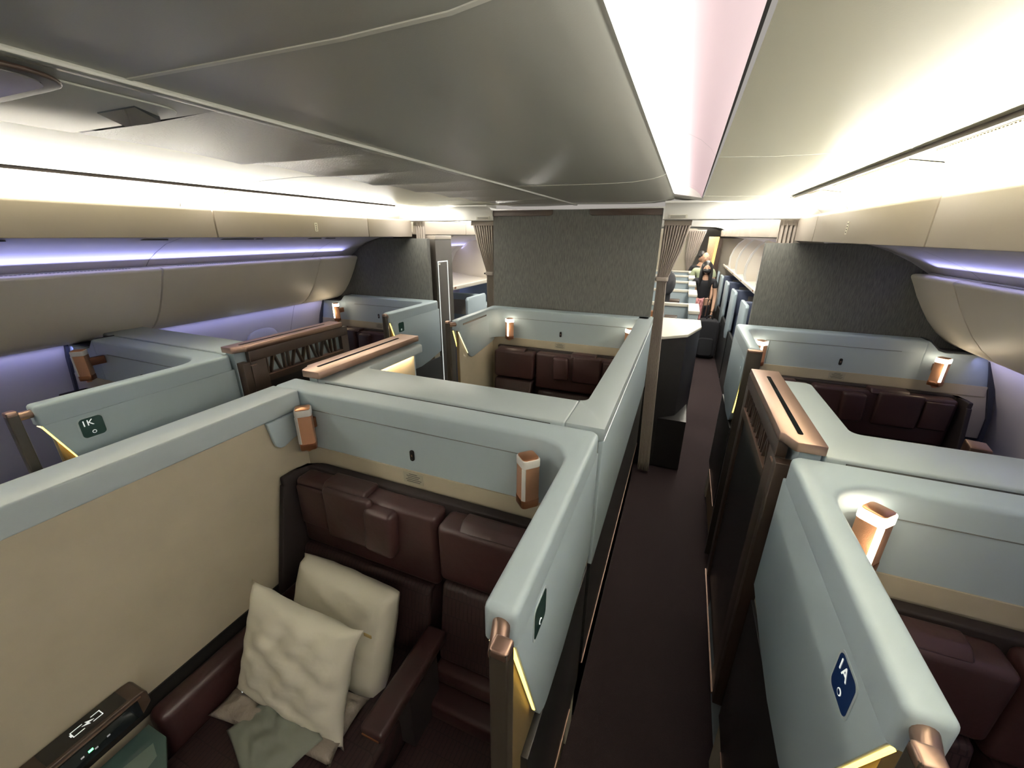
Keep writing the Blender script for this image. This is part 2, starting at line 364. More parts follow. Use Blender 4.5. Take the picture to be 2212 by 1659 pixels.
# overhead bins along the windows: closed in this cabin
binp = [(1.335, 1.838), (1.318, 1.832), (1.316, 1.818), (1.345, 1.765), (1.375, 1.705), (1.42, 1.63), (1.47, 1.555), (1.53, 1.485), (1.59, 1.435), (1.65, 1.405), (1.70, 1.394), (1.735, 1.388), (1.655, 1.53), (1.535, 1.695), (1.438, 1.815), (1.415, 1.838)]
def grille(s, a, b, root):
    X = lambda x: x if s > 0 else 2*XC-x
    g = G(); n = int((b-a)/.016)
    for k in range(n):
        for j in range(2):
            x = 1.362+j*.016; y = a+k*.016+(.008 if j else 0); g.box(*sorted((X(x), X(x+.008))), y, y+.008, 1.8385, 1.8392)
    return g.done('air_slots', 'seam', root)
for s, sd in ((-1, 'left'), (1, 'right')):
    X = lambda x: x if s > 0 else 2*XC-x
    ys = [-2.2, -.92, .35, 1.63, 2.90, 3.375]
    names = ['front', 'second from the front', 'nearest', 'middle', 'rearmost short']
    for i, (a, b) in enumerate(zip(ys, ys[1:])):
        if i == 0: continue
        lab = {1: 'cream closed overhead bin beside the camera on the %s wall' % sd, 2: 'long cream closed overhead bin above the near window suite on the %s' % sd,
               3: 'long cream closed overhead bin ahead of the short end bin on the %s wall' % sd, 4: 'short end overhead bin touching the grey bulkhead on the %s' % sd}[i]
        t = thing('overhead_bin', lab, 'overhead bin', (X(1.5), (a+b)/2, 1.385), 'closed overhead bins')
        G().prism(mirror(binp, s), 'y', a+.004, b-.004).done('bin_body', 'binc', t, .006, 2)
        if i < 4: grille(s, a+.12, b-.12, t)
        if i == 3 and s < 0: G().ball((X(1.655), a+.004, 1.47), .006, .006, .012).done('latch_button', 'ink', t)
    # pale strips that hide the wash lamps at bin top and bin foot
    struct(G().box(*sorted((X(1.40), X(1.455))), Y0, 3.375, 1.838, 1.842).done('trim_17' if s > 0 else 'trim_18', 'bluec'))

# service units on the sloping lining above the left bins
for k, (yy, w_) in enumerate(((.75, .16), (1.42, .13), (1.86, .22), (2.10, .05), (2.55, .12), (2.72, .10))):
    g = G(); g.prism(rrect(-2.81, -2.76, yy, yy+w_, .02), 'z', 2.004, 2.010)
    struct(g.done('trim_29', 'seam'))

# ------------------------------------------------------------------ bulkheads between the cabins
t = struct(G().box(-1.557, -.2, YB, YB+.06, 0, 2.236).done('wall_centre', 'bulk'))
for a, b, sg in ((-1.555, -1.03, 1), (-.735, -.202, -1)):
    pts = [(a, 2.236), (b, 2.236), (b, 2.205), (b-.01, 2.195), (b-.03, 2.190), (a, 2.190)] if sg > 0 else [(a, 2.236), (b, 2.236), (b, 2.190), (a+.03, 2.190), (a+.01, 2.195), (a, 2.205)]
    tag(G().prism(pts, 'y', YB-.012, YB-.001).done('bulkhead_vent', 'brown', None, .002), 'dark rounded vent at the top %s corner of the grey centre bulkhead' % ('left' if sg > 0 else 'right'), 'vent')
bk = [(.494, 0), (.494, 2.006), (1.044, 2.010), (1.18, 1.965), (1.30, 1.905), (1.44, 1.815), (1.54, 1.71), (1.66, 1.54), (1.745, 1.385), (1.82, 1.215), (1.89, 1.045), (1.94, .85), (1.965, .6), (1.955, .35), (1.895, 0)]
for s in (1, -1):
    struct(G().prism(mirror(bk, s), 'y', YB, YB+.05).done('wall_bulkhead_right' if s > 0 else 'wall_bulkhead_left', 'bulk'))
    band = bk[8:13]; inn = [(p[0]-.045, p[1]) for p in band]
    struct(G().prism(mirror(band+inn[::-1], s), 'y', YB-.03, YB-.002).done('trim_19' if s > 0 else 'trim_20', 'gasket'))

def curtain(prof, y, n, label, amp=.016, tie=None, m='curtain', group=None):
    """prof: list of (z, x0, x1) from top to foot"""
    root = thing('curtain', label, 'curtain', ((prof[-1][1]+prof[-1][2])/2, y, prof[-1][0]), group)
    bm = bmesh.new(); rows = []
    zs = []
    for (z0, a0, b0), (z1, a1, b1) in zip(prof, prof[1:]):
        st = max(2, int(abs(z0-z1)/.08))
        for k in range(st): tt = k/st; zs.append((z0+(z1-z0)*tt, a0+(a1-a0)*tt, b0+(b1-b0)*tt))
    zs.append(prof[-1])
    N = n*6
    for z, a, b in zs:
        wd = abs(b-a); am = min(amp*1.6, amp*(.25/max(wd, .05))**.4)
        rows.append([bm.verts.new((a+(b-a)*i/N, y+am*math.sin(2*math.pi*n*i/N+.6*math.sin(3*z)), z)) for i in range(N+1)])
    for r0, r1 in zip(rows, rows[1:]):
        for i in range(N): bm.faces.new((r0[i], r0[i+1], r1[i+1], r1[i]))
    me = bpy.data.meshes.new('cloth'); bm.to_mesh(me); bm.free()
    for p in me.polygons: p.use_smooth = True
    me.materials.append(M[m]); o = bpy.data.objects.new('cloth', me); C.objects.link(o); hang(o, root)
    md = o.modifiers.new('solid', 'SOLIDIFY'); md.thickness = .004
    z, a, b = prof[0]; G().box(min(a, b), max(a, b), y-.022, y-.016, z-.035, z).done('header_tape', m, root)
    if tie:
        z, a, b = tie; G().prism(rrect(a-.006, b+.006, y-.035, y+.03, .02), 'z', z-.02, z+.012).done('tie_back', m, root, .004)
        G().ball((a-.006, y-.036, z-.004), .008, .006, .008, 10).done('tie_button', 'black', root)
    return root
curtain([(2.155, -.185, .005), (1.95, -.185, -.04), (1.74, -.19, -.112), (1.70, -.185, -.118), (1.2, -.185, -.095), (.03, -.15, -.055)], 3.46, 9,
        'grey curtain tied back at the right edge of the centre bulkhead, hanging to the carpet', tie=(1.735, -.195, -.11))
curtain([(2.155, -1.80, -1.575), (1.95, -1.745, -1.575), (1.73, -1.66, -1.585), (1.70, -1.655, -1.59), (1.2, -1.66, -1.585), (.03, -1.68, -1.60)], 3.46, 9,
        'grey curtain tied back at the left edge of the centre bulkhead beside the left aisle', tie=(1.72, -1.66, -1.585))
curtain([(2.155, .565, .665), (1.2, .57, .665), (.03, .57, .665)], 3.47, 4, 'short visible length of grey curtain above the right bulkhead under the beam')
curtain([(2.155, -2.405, -2.305), (1.2, -2.405, -2.31), (.03, -2.405, -2.31)], 3.47, 4, 'short visible length of grey curtain above the left bulkhead under the beam')
for s in (1, -1):
    X = lambda x: x if s > 0 else 2*XC-x
    struct(G().box(*sorted((X(-.20), X(.66))), 3.47, 3.476, 2.158, 2.166).done('trim_21' if s > 0 else 'trim_22', 'white'))

# dark closet behind the left bulkhead, its outlined door facing the aisle
t = thing('closet', 'tall dark brown closet with a white-outlined door beside the left aisle', 'closet', (-2.5, 3.65, 0))
G().box(-2.72, -2.22, 3.50, 3.80, 0, 1.998).done('carcass', 'closetm', t, .004)
G().box(-2.70, -2.218, 3.50, 3.80, 1.998, 2.034).done('top_trim', 'cream', t, .003)
d = G().box(-2.2195, -2.214, 3.52, 3.70, .06, 1.80).done('door', 'closetm', t, .002)
g = G()
g.box(-2.214, -2.211, 3.515, 3.525, .06, 1.80); g.box(-2.214, -2.211, 3.69, 3.70, .06, 1.80); g.box(-2.214, -2.211, 3.515, 3.70, 1.79, 1.80)
g.done('outline', 'ink', d); G().box(-2.2135, -2.2115, 3.53, 3.56, 1.765, 1.782).done('door_tag', 'paper', d)

# ------------------------------------------------------------------ suites
def lamp(x, y, z, wall_y, on, label, tilt=0):
    """bedside lamp: square tube standing on its edge, corner towards the seat"""
    t = thing('reading_lamp', label, 'lamp', (x, wall_y, z), 'copper reading lamps')
    h = .150; r = .038
    def dia(rr, z0, z1, nm, m, bev=0, cut=None):
        pts = []
        for a in (0, 90, 180, 270):
            cx, cy = rr*.70*math.cos(R(a)), rr*.70*math.sin(R(a)); pts += [(x+cx+rr*.3*math.cos(R(a+b)), y+cy+rr*.3*math.sin(R(a+b))) for b in (-45, 0, 45)]
        return G().prism(pts, 'z', z0, z1).done(nm, m, t, bev, 2)
    dia(r, z+.028, z+.145, 'body', mat('perforated_copper', (.62, .33, .20), .35, .9, bump=(900, .8, .002)) if 'perforated_copper' not in bpy.data.materials else bpy.data.materials['perforated_copper'])
    dia(r*1.04, z, z+.028, 'collar', 'copperd', .002)
    dia(r*1.04, z+.145, z+.172, 'diffuser', 'lampon' if on else 'lampoff', .003)
    dia(r*.90, z+.172, z+.176, 'cap', 'copper', .001)
    G().box(x-.0065, x+.0065, y-r*1.03, y-r*.80, z+.03, z+.146).done('light_slot', 'lampon' if on else 'lampoff', t)
    G().box(x-.013, x+.013, y+r*.6, wall_y, z+.075, z+.120).done('bracket', 'copperd', t, .003)
    G().box(x-.010, x+.010, y-.012, y+.010, z-.014, z).done('foot_clip', 'copper', t, .002)
    return t
def sofa(T, W, label, simple=False):
    x0, sg, y0 = T; t = thing('double_seat', label, 'seat', (x0+sg*W/2, y0-.5, 0), 'burgundy double seats')
    e = W-.11                         # outer end of the seat well
    eo = e+.0145
    pl = [(.115, -.114), (eo-.10, -.114)]+[(eo-.10+.10*math.sin(R(q)), -.214+.10*math.cos(R(q))) for q in range(15, 91, 15)]+[(eo, -.27), (eo-.026, -.27), (eo-.028, -.155), (.115, -.155)]
    G(T).prism(pl, 'z', .25, 1.134).done('surround', 'burgd', t, .008)
    G(T).hexa([(eo-.026, -.46, .30), (eo, -.46, .30), (eo, -.2, .30), (eo-.026, -.2, .30)], [(eo-.026, -.275, 1.10), (eo, -.275, 1.10), (eo, -.2, 1.10), (eo-.026, -.2, 1.10)]).done('surround_side', 'burgd', t, .006)
    TB = (x0, sg, y0+.085)
    # headrests
    h = G(TB).box(.50, e-.03, -.325, -.235, .815, 1.125).done('headrest', 'burg', t, .022, 4)
    G(TB).box(e-.19, e-.05, -.340, -.322, .925, 1.105).done('wing_pad', 'burg', h, .011, 3)
    G(TB).box(e-.43, e-.20, -.355, -.320, .915, 1.137).done('centre_pad', 'burg', h, .02, 4)
    G(TB).hexa([(.665, -.372, .915), (.795, -.372, .925), (.795, -.31, .925), (.665, -.31, .915)], [(.655, -.368, 1.112), (.785, -.368, 1.112), (.785, -.30, 1.112), (.655, -.30, 1.112)]).done('neck_pillow', 'burg', h, .022, 4)
    G(TB).hexa([(.80, -.345, 1.12), (1.0, -.345, 1.12), (1.0, -.24, 1.12), (.80, -.24, 1.12)], [(.80, -.32, 1.148), (1.0, -.32, 1.148), (1.0, -.25, 1.148), (.80, -.25, 1.148)]).done('headrest_flap', 'burg', h, .008, 3)
    h = G(TB).box(.125, .485, -.345, -.235, .88, 1.118).done('headrest', 'burg', t, .024, 4)
    G(TB).hexa([(.15, -.34, 1.112), (.40, -.34, 1.112), (.40, -.25, 1.112), (.15, -.25, 1.112)], [(.15, -.31, 1.138), (.40, -.31, 1.138), (.40, -.26, 1.138), (.15, -.26, 1.138)]).done('headrest_flap', 'burg', h, .008, 3)
    # backrests
    G(TB).hexa([(.53, -.41, .48), (e-.02, -.41, .48), (e-.02, -.24, .48), (.53, -.24, .48)], [(.53, -.335, .80), (e-.02, -.335, .80), (e-.02, -.24, .80), (.53, -.24, .80)]).done('backrest', 'quilt', t, .018, 4)
    G(TB).hexa([(.13, -.40, .55), (.475, -.40, .55), (.475, -.24, .55), (.13, -.24, .55)], [(.13, -.345, .865), (.475, -.345, .865), (.475, -.24, .865), (.13, -.24, .865)]).done('backrest', 'quilt', t, .018, 4)
    G(TB).box(.13, .475, -.43, -.26, .47, .548).done('lumbar_step', 'burg', t, .016, 3)
    G(TB).box(.13, .475, -.50, -.30, .38, .468).done('lumbar_step', 'burg', t, .016, 3)
    G(TB).box(.485, .525, -.25, -.235, .45, .84).done('centre_spine', 'burgd', t)
    # seat and arms
    G(T).box(.50, e-.085, -1.05, -.27, .30, .515).done('seat_cushion', 'quilt', t, .03, 4)
    G(T).box(.11, .495, -1.05, -.37, .26, .40).done('seat_cushion', 'quilt', t, .025, 4)
    G(T).box(.10, e-.02, -1.0, -.25, .04, .27).done('seat_base', 'burgd', t)
    G(T).box(.437, .517, -.665, -.30, .655, .70).done('centre_armrest', 'burg', t, .012, 3)
    G(T).box(.447, .507, -.52, -.36, .40, .654).done('armrest_support', 'burgd', t)
    G(T).box(.447, .507, -.668, -.6655, .672, .678).done('armrest_trim', 'copper', t)
    G(T).box(e-.085, e-.005, -.87, -.245, .26, .655).done('outer_arm', 'burg', t, .03, 4)
    return t
def suite(T, kind, W, name_, screen='scr_green', txt=None, front=-.74, pw=.019, wide=None, sidewall=True):
    """partitions around one seat: headboard wall, aisle wing with door post, linings and light strips"""
    x0, sg, y0 = T; t = thing('suite_partition', name_, 'partition', (x0+sg*.3, y0-.3, 0), 'suite partitions')
    Wd = W if kind == 'center' else 1.06
    r = .12; SW = .064
    pl = [(0, -.02), (.02, 0), (Wd, 0), (Wd, -.11)] + [(SW+r-r*math.sin(R(a)), -.11-r+r*math.cos(R(a))) for a in range(0, 91, 15)] + [(SW, front), (0, front)]
    G(T).prism(pl, 'z', 1.372, 1.45).done('rim', 'shell', t, .022, 4, topbev=True)
    g = G(T).prism([(p[0], p[1]) if p[1] > front+.001 else (p[0], -.30) for p in [(.006, -.006), (Wd-.001, -.006), (Wd-.001, -.108)] + [(SW-.002+r-r*math.sin(R(a)), -.108-r+r*math.cos(R(a))) for a in range(0, 91, 15)] + [(SW-.002, -.3), (.006, -.3)]], 'z', 1.20, 1.3719)
    g.done('headboard', 'shell', t)
    # fine seams
    G(T).box(.19, Wd-.12, -.1115, -.1085, 1.3705, 1.3735).done('seam', 'seam', t)
    G(T).box(.215, .218, -.1095, -.1075, 1.205, 1.370).done('seam', 'seam', t)
    G(T).box(.011, Wd, -.109, -.012, .02, 1.1995).done('wall_core', 'beige', t)
    G(T).box(.10, W-(.155 if kind == 'center' else .02), -.113, -.1085, 1.135, 1.1995).done('beige_band', 'beige', t)
    # care label and call socket on the headboard
    mid = .67 if kind == 'center' else .645
    G(T).prism(rrect(mid-.009, mid+.009, 1.245, 1.290, .008), 'y', -.1125, -.108).done('socket', 'black', t)
    G(T).box(mid-.003, mid+.003, -.1135, -.1125, 1.263, 1.272).done('socket_pin', 'bronze', t)
    lb = G(T).box(mid-.045, mid+.045, -.1145, -.1132, 1.146, 1.192).done('care_label', mat('care_label_grey', (.34, .32, .25), .6) if 'care_label_grey' not in bpy.data.materials else bpy.data.materials['care_label_grey'], t)
    g = G(T)
    for k, (a, b) in enumerate(((-.018, .018), (-.03, .03), (-.024, .026), (-.036, .034), (-.03, .03))): g.box(mid+a, mid+b, -.1152, -.1145, 1.185-k*.008, 1.1875-k*.008)
    g.done('fine_print', 'inkd', lb)
    if kind == 'window':
        dip = [(1.05, 1.45), (1.065, 1.445), (1.085, 1.425), (1.115, 1.395), (1.15, 1.385), (1.345, 1.385), (1.375, 1.30), (1.405, 1.175), (1.05, 1.175)]
        G(T).prism(dip, 'y', -.11, 0).done('window_side_headboard', 'shell', t, .006, 2)
        G(T).prism([(1.05, 1.173), (1.405, 1.173), (1.45, 1.0), (1.46, .86), (1.05, .86)], 'y', -.108, -.01).done('window_side_lining', 'beige', t, .003)
        G(T).prism([(1.345, 1.392), (1.382, 1.392), (1.425, 1.20), (1.468, 1.0), (1.475, .80), (1.44, .80), (1.452, .86), (1.448, 1.0), (1.405, 1.175)], 'y', -.125, -.111).done('window_gasket', 'gasket', t)
        G(T).prism([(1.05, .858), (1.46, .858), (1.47, .6), (1.45, .05), (1.05, .05)], 'y', -.09, -.01).done('window_side_base', 'gasket', t)
        G(T).prism([(1.055, 1.455), (1.072, 1.452), (1.093, 1.43), (1.12, 1.403), (1.155, 1.393), (1.35, 1.393), (1.35, 1.386), (1.15, 1.386), (1.115, 1.396), (1.085, 1.426), (1.065, 1.446), (1.05, 1.451)], 'y', -.09, 0).done('gasket_edge', 'gasket', t)
    f = front
    # aisle wing: core, outer and inner cladding with slanting front edges, light strips along them
    G(T).box(.0196, .040, f+.03, -.012, .02, 1.371).done('wing_core', 'goldmesh', t)
    G(T).box(.0401, .0455, f+.03, -.012, .02, 1.371).done('wing_lining', 'beige', t)
    out = [(-.001, 1.3715), (-.001, .955), (-.20, .91), (-.35, .89)] + [(f+.235, .895), (f+.205, .905), (f+.175, .93), (f+.15, .98), (f+.005, 1.3715)]
    G(T).prism(out, 'x', .0, .0195).done('outer_cladding', 'shell', t, .003, 2)
    inn = [(-.11, 1.3715), (-.11, 1.172), (-.16, 1.158), (f+.235, 1.118)] + [(f+.20, 1.12), (f+.165, 1.135), (f+.145, 1.165), (f+.005, 1.3715)]
    G(T).prism(inn, 'x', .0456, .0625).done('inner_cladding', 'shell', t, .003, 2)
    G(T).hexa([(.006, f+.146, .985), (.012, f+.146, .985), (.012, f+.158, .975), (.006, f+.158, .975)],
              [(.006, f+.002, 1.366), (.012, f+.002, 1.366), (.012, f+.012, 1.366), (.006, f+.012, 1.366)]).done('outer_light_strip', 'led', t)
    G(T).hexa([(.049, f+.142, 1.165), (.055, f+.142, 1.165), (.055, f+.152, 1.165), (.049, f+.152, 1.165)],
              [(.049, f+.006, 1.36), (.055, f+.006, 1.36), (.055, f+.014, 1.36), (.049, f+.014, 1.36)]).done('inner_light_strip', 'ledw', t)
    G(T).box(.001, .0195, f+.09, -.012, .30, .90).done('lower_panel', 'black', t, .002)
    G(T).box(-.002, .002, f+.09, -.14, .295, .300).done('kick_strip', 'bronze', t)
    G(T).box(.02, .045, f+.06, -.012, 0, .0199).done('plinth', 'black', t)
    # door post and the bar that joins it to the rim
    G(T).box(-.013, pw, f-.070, f-.040, .02, 1.452).done('door_post', 'postm', t, .004)
    G(T).box(-.0135, pw+.0005, f-.0705, f-.0395, 1.432, 1.4535).done('post_cap', 'bronze', t, .006)
    G(T).bar((.010, f-.055, 1.425), (.032, f+.014, 1.418), .016, 16).done('latch_bar', 'bronze', t)
    # display by the door
    sp = rrect(f+.098, f+.172, 1.272, 1.352, .014)
    G(T).prism(rrect(f+.093, f+.177, 1.267, 1.357, .017), 'x', -.0016, .004).done('display_frame', 'shell_top', t)
    sc = G(T).prism(sp, 'x', -.0022, .002).done('door_display', screen, t)
    xs = x0-sg*.0027
    ex = (0, 1, 0) if sg < 0 else (0, -1, 0)
    if sg < 0: ex = (0, 1, 0)
    if txt: text(txt, 'seat_number', 'ink', sc, .034, (xs, y0+f+.135-(.012 if sg < 0 else -.012), 1.331), ex, (0, 0, 1))
    G(T).prism([(f+.135+.007*math.cos(R(a)), 1.291+.007*math.sin(R(a))) for a in range(0, 360, 24)], 'x', -.0030, -.0022).done('touch_icon', 'ink', sc)
    G(T).prism([(f+.135+.005*math.cos(R(a)), 1.291+.005*math.sin(R(a))) for a in range(0, 360, 24)], 'x', -.0034, -.0030).done('touch_icon_centre', screen, sc)
    return t
def console(T, W, label, cap_u, kind, v0, depth, arm, arm_v, capx):
    """monitor housing in front of a rear seat, with the sliding door parked beside it"""
    x0, sg, y0 = T
    t = thing('monitor_console', label, 'console', (x0+sg*W/2, y0+v0, 0), 'monitor consoles')
    v1 = v0+depth; a0, a1 = arm
    xe = W-.135 if kind == 'center' else W+.02
    pl = [(a0, v0), (xe, v0), (xe, v1)] + [(a1+.03-.0*i, v1) for i in range(1)] + [(a1+.03-.03*math.sin(R(a)), v1+.03-.03*math.cos(R(a))) for a in range(15, 91, 15)] + \
         [(a1, arm_v-.03)] + [(a1-.03+.03*math.cos(R(a)), arm_v-.03+.03*math.sin(R(a))) for a in range(15, 91, 15)] + [(a0, arm_v)]
    G(T).prism(pl, 'z', 1.405, 1.45).done('console_top', 'shell_top', t, .007, 3)
    G(T).box(a0+.01, xe-.01, v0+.005, v1-.03, .02, 1.404).done('housing', 'beige', t)
    G(T).box(a0+.01, a0+.045, v1-.03, arm_v-.05, .02, 1.404).done('arm_wall', 'beige', t)
    G(T).box(.25, 1.10, v1-.032, v1-.022, .75, 1.30).done('monitor', 'blackd', t, .003)
    G(T).box(a0+.05, xe-.05, v0-.018, v0-.004, 1.436, 1.440).done('top_seam', 'dark', t)
    if kind == 'center':
        tw = thing('side_partition', 'long straight blue-grey partition between the rear centre suite and the right aisle', 'partition', (x0+sg*1.33, y0-1, 0))
        xi = 1.275
        pl = [(xe+.003, v0), (1.38, v0), (1.38, -.005), (xi, -.005)] + [(xi-.035+.035*math.cos(R(a)), v1+.035-.035*math.sin(R(a))) for a in range(0, 91, 15)] + [(xe+.003, v1)]
        G(T).prism(pl, 'z', 1.405, 1.45).done('top_rail', 'shell_top', tw, .008, 3)
        G(T).box(1.362, 1.378, v0+.004, -.012, .88, 1.404).done('outer_panel', 'shell', tw, .003)
        G(T).box(1.30, 1.3615, v0+.004, -.012, .02, 1.404).done('core', 'beige', tw)
        G(T).box(1.3615, 1.374, v0+.004, -.012, .352, .879).done('lower_panel', 'black', tw)
        G(T).box(1.370, 1.3775, v0+.004, -.012, .3465, .3515).done('kick_strip', 'bronze', tw)
        G(T).box(1.33, 1.3615, v0+.004, -.012, .0, .344).done('plinth', 'black', tw)
        G(T).box(1.3765, 1.3812, v0+.01, -.02, 1.4, 1.4045).done('edge_seam', 'ink', tw)
    # parked sliding door with slotted cap and lattice
    c0, c1 = cap_u
    d = thing('sliding_door', capx, 'door', (x0+sg*(c0+c1)/2, y0+v0+.4, 0), 'parked sliding doors')
    y_a, y_b = v0-.02, v0+.72
    G(T).prism([(c0+.035, y_a), (c1, y_a), (c1, y_b), (c0, y_b), (c0, y_a+.06), (c0+.012, y_a+.05), (c0+.027, y_a+.012)], 'z', 1.458, 1.49).done('cap', 'bronze', d, .004, 2)
    cm = (c0+c1)/2
    G(T).prism(rrect(cm-.009, cm+.006, y_a+.06, y_b-.10, .006, 3), 'z', 1.4899, 1.4912).done('cap_slot', 'blackd', d)
    q0, q1 = c0+.004, c0+.034
    G(T).box(q0, q1, y_a+.07, y_b+.04, 1.40, 1.4575).done('top_rail', 'brown', d, .002)
    G(T).box(q0, q1, y_a+.07, y_a+.16, .30, 1.3995).done('stile', 'brown', d, .002)
    G(T).box(q0, q1, y_b-.02, y_b+.04, .30, 1.3995).done('stile', 'brown', d, .002)
    G(T).box(q0-.002, q1, y_a+.16, y_b-.02, 1.302, 1.308).done('lattice_rail', 'bronze', d)
    G(T).box(q0, q1, y_a+.16, y_b-.02, 1.265, 1.302).done('mid_rail', 'brown', d)
    g = G(T); y = y_a+.165; k = 0; sl = [0, .03, -.03, 0, 0, .03, -.03, .03, 0, -.03]
    while y < y_b-.035:
        dx = sl[k % 10]
        g.hexa([(q0+.004, y-dx/2, 1.308), (q1-.004, y-dx/2, 1.308), (q1-.004, y-dx/2+.008, 1.308), (q0+.004, y-dx/2+.008, 1.308)], [(q0+.004, y+dx/2, 1.40), (q1-.004, y+dx/2, 1.40), (q1-.004, y+dx/2+.008, 1.40), (q0+.004, y+dx/2+.008, 1.40)])
        y += .030+.006*(k % 3); k += 1
    g.done('lattice', 'brown', d)
    G(T).box(q0+.012, q1-.006, y_a+.16, y_b-.02, .30, 1.2645).done('door_leaf', 'black', d)
    G(T).box(c0+.05, min(c1-.005, a0-.002), y_a+.02, y_b, .02, 1.457).done('door_pocket', 'shell', d)
    G(T).box(q0-.004, q1+.02, y_a+.025, y_a+.065, .30, 1.40).done('lead_post', 'brown', d, .003)
    G(T).box(q0-.005, q1+.004, y_a+.062, y_a+.10, 1.38, 1.384).done('lead_tab', 'bronze', d)
    G(T).box(q0-.006, q0, y_a+.07, y_b+.04, .29, .30).done('kick_strip', 'bronze', d)
    return t

T_C1, T_C2 = (-.18, -1, 1.21), (-1.55, 1, 3.345)
T_R1, T_R2 = (.36, 1, 1.28), (.405, 1, 3.345)
T_L1, T_L2 = (-2.12, -1, 1.335), (-2.135, -1, 3.375)
suite(T_C1, 'center', 1.345, 'nearest blue-grey suite partition with beige lining, pillows on the seat inside', 'scr_green')
suite(T_C2, 'center', 1.36, 'rear centre suite partition against the grey woven bulkhead', 'scr_green')
suite(T_R1, 'window', 1.42, 'nearest right window suite partition with a dark blue display by the aisle', 'scr_blue', '1A')
suite(T_R2, 'window', 1.42, 'rear right window suite partition with two lit lamps under the dark bulkhead', 'shell', pw=.062)
suite(T_L1, 'window', 1.42, 'left window suite partition carrying the display that reads 1K', 'scr_green', '1K')
suite(T_L2, 'window', 1.42, 'rear left window suite partition beside the dark closet', 'scr_green')
sofa(T_C1, 1.30, 'burgundy double seat in the nearest centre suite, with pillows on it')
sofa(T_C2, 1.36, 'burgundy double seat in the rear centre suite in front of the grey bulkhead')
sofa(T_R1, 1.34, 'burgundy double seat cut off by the right edge of the photo')
sofa(T_R2, 1.38, 'burgundy double seat in the rear right window suite')
sofa(T_L1, 1.34, 'burgundy double seat of the left window suite with the 1K display')
sofa(T_L2, 1.38, 'burgundy double seat in the rear left window suite')
console(T_C2, 1.38, 'pale blue-grey console top between the two centre suites', (.035, .165), 'center', -2.115, .215, (.13, .215), -1.42,
        'bronze-capped sliding door lying beside the pale console of the rear centre suite')
console(T_R2, 1.18, 'pale blue-grey console top between the two right window suites', (-.065, .045), 'window', -2.04, .215, (.05, .175), -1.31,
        'tan bronze-capped sliding door with a dark lattice beside the right aisle')
console(T_L2, 1.18, 'grey console top between the two left window suites', (-.065, .045), 'window', -2.03, .215, (.05, .175), -1.31,
        'dark brown sliding door with an open lattice beside the left aisle')
# other wing of the rear centre wall: slot with copper edge on the inner face of the left wing
tag(G().box(-1.4865, -1.4835, 2.665, 3.07, 1.405, 1.417).done('grab_slot', 'brown'),
    'dark copper slot along the top of the left wing of the rear centre suite', 'slot')
# full-height partition on the left of the nearest suite
t = thing('side_partition', 'long beige partition with a blue-grey top rail left of the nearest seat', 'partition', (-1.45, 0, 0))
G().box(-1.525, -1.385, -1.6, 1.0995, 1.37, 1.45).done('top_rail', 'shell_top', t, .006, 3)
G().box(-1.515, -1.395, -1.6, 1.20, .02, 1.369).done('core', 'beige', t)
G().prism([(1.098, 1.369), (.935, 1.369), (.952, 1.28), (.958, 1.262), (.972, 1.250), (.99, 1.247), (1.03, 1.262), (1.098, 1.275)], 'x', -1.3948, -1.378).done('corner_cladding', 'shell', t, .004)
G().box(-1.53, -1.516, -1.6, 1.2, .02, 1.369).done('outer_panel', 'shell', t)
G().box(-1.394, -1.388, -.4, 1.09, .60, .668).done('base_gasket', 'black', t)

lamp(-1.325, 1.055, 1.225, 1.10, False, 'unlit copper reading lamp in the left corner of the nearest suite')
lamp(-.372, 1.055, 1.225, 1.10, False, 'unlit copper reading lamp at the right end of the nearest headboard')
lamp(-1.315, 3.17, 1.205, 3.235, True, 'lit reading lamp at the left end of the rear centre headboard')
lamp(-.315, 3.17, 1.205, 3.235, True, 'lit reading lamp half hidden behind the partition of the rear centre suite')
lamp(.525, 1.115, 1.245, 1.17, True, 'large lit reading lamp in the nearest right window suite')
lamp(.562, 3.165, 1.205, 3.235, True, 'lit reading lamp at the aisle end of the rear right headboard')
lamp(1.525, 3.165, 1.195, 3.235, True, 'lit reading lamp at the window end of the rear right headboard')
lamp(-3.10, 1.125, 1.245, 1.225, False, 'unlit reading lamp against the left sidewall behind the 1K display')
lamp(-3.235, 3.175, 1.205, 3.265, True, 'lit reading lamp in the rear left window suite')
# interior lamps' real light
for (x, y, z) in ((-1.315, 3.11, 1.3), (-.315, 3.11, 1.3), (.525, 1.05, 1.33), (.562, 3.1, 1.3), (1.525, 3.1, 1.3), (-3.235, 3.1, 1.3)):
    l = bpy.data.lights.new('lamp_glow', 'POINT'); l.energy = .22; l.color = (1, .78, .5); l.shadow_soft_size = .02
    o = bpy.data.objects.new('lamp_glow', l); C.objects.link(o); o.location = (x, y, z)
area('arm_glow', (-1.36, 1.66, 1.398), .02, .4, .5, (1, .7, .35), (-.3, 0, -1), 160)
area('arm_glow', (-1.0, 1.445, 1.398), .5, .02, .35, (1, .7, .35), (0, 0, -1), 160)

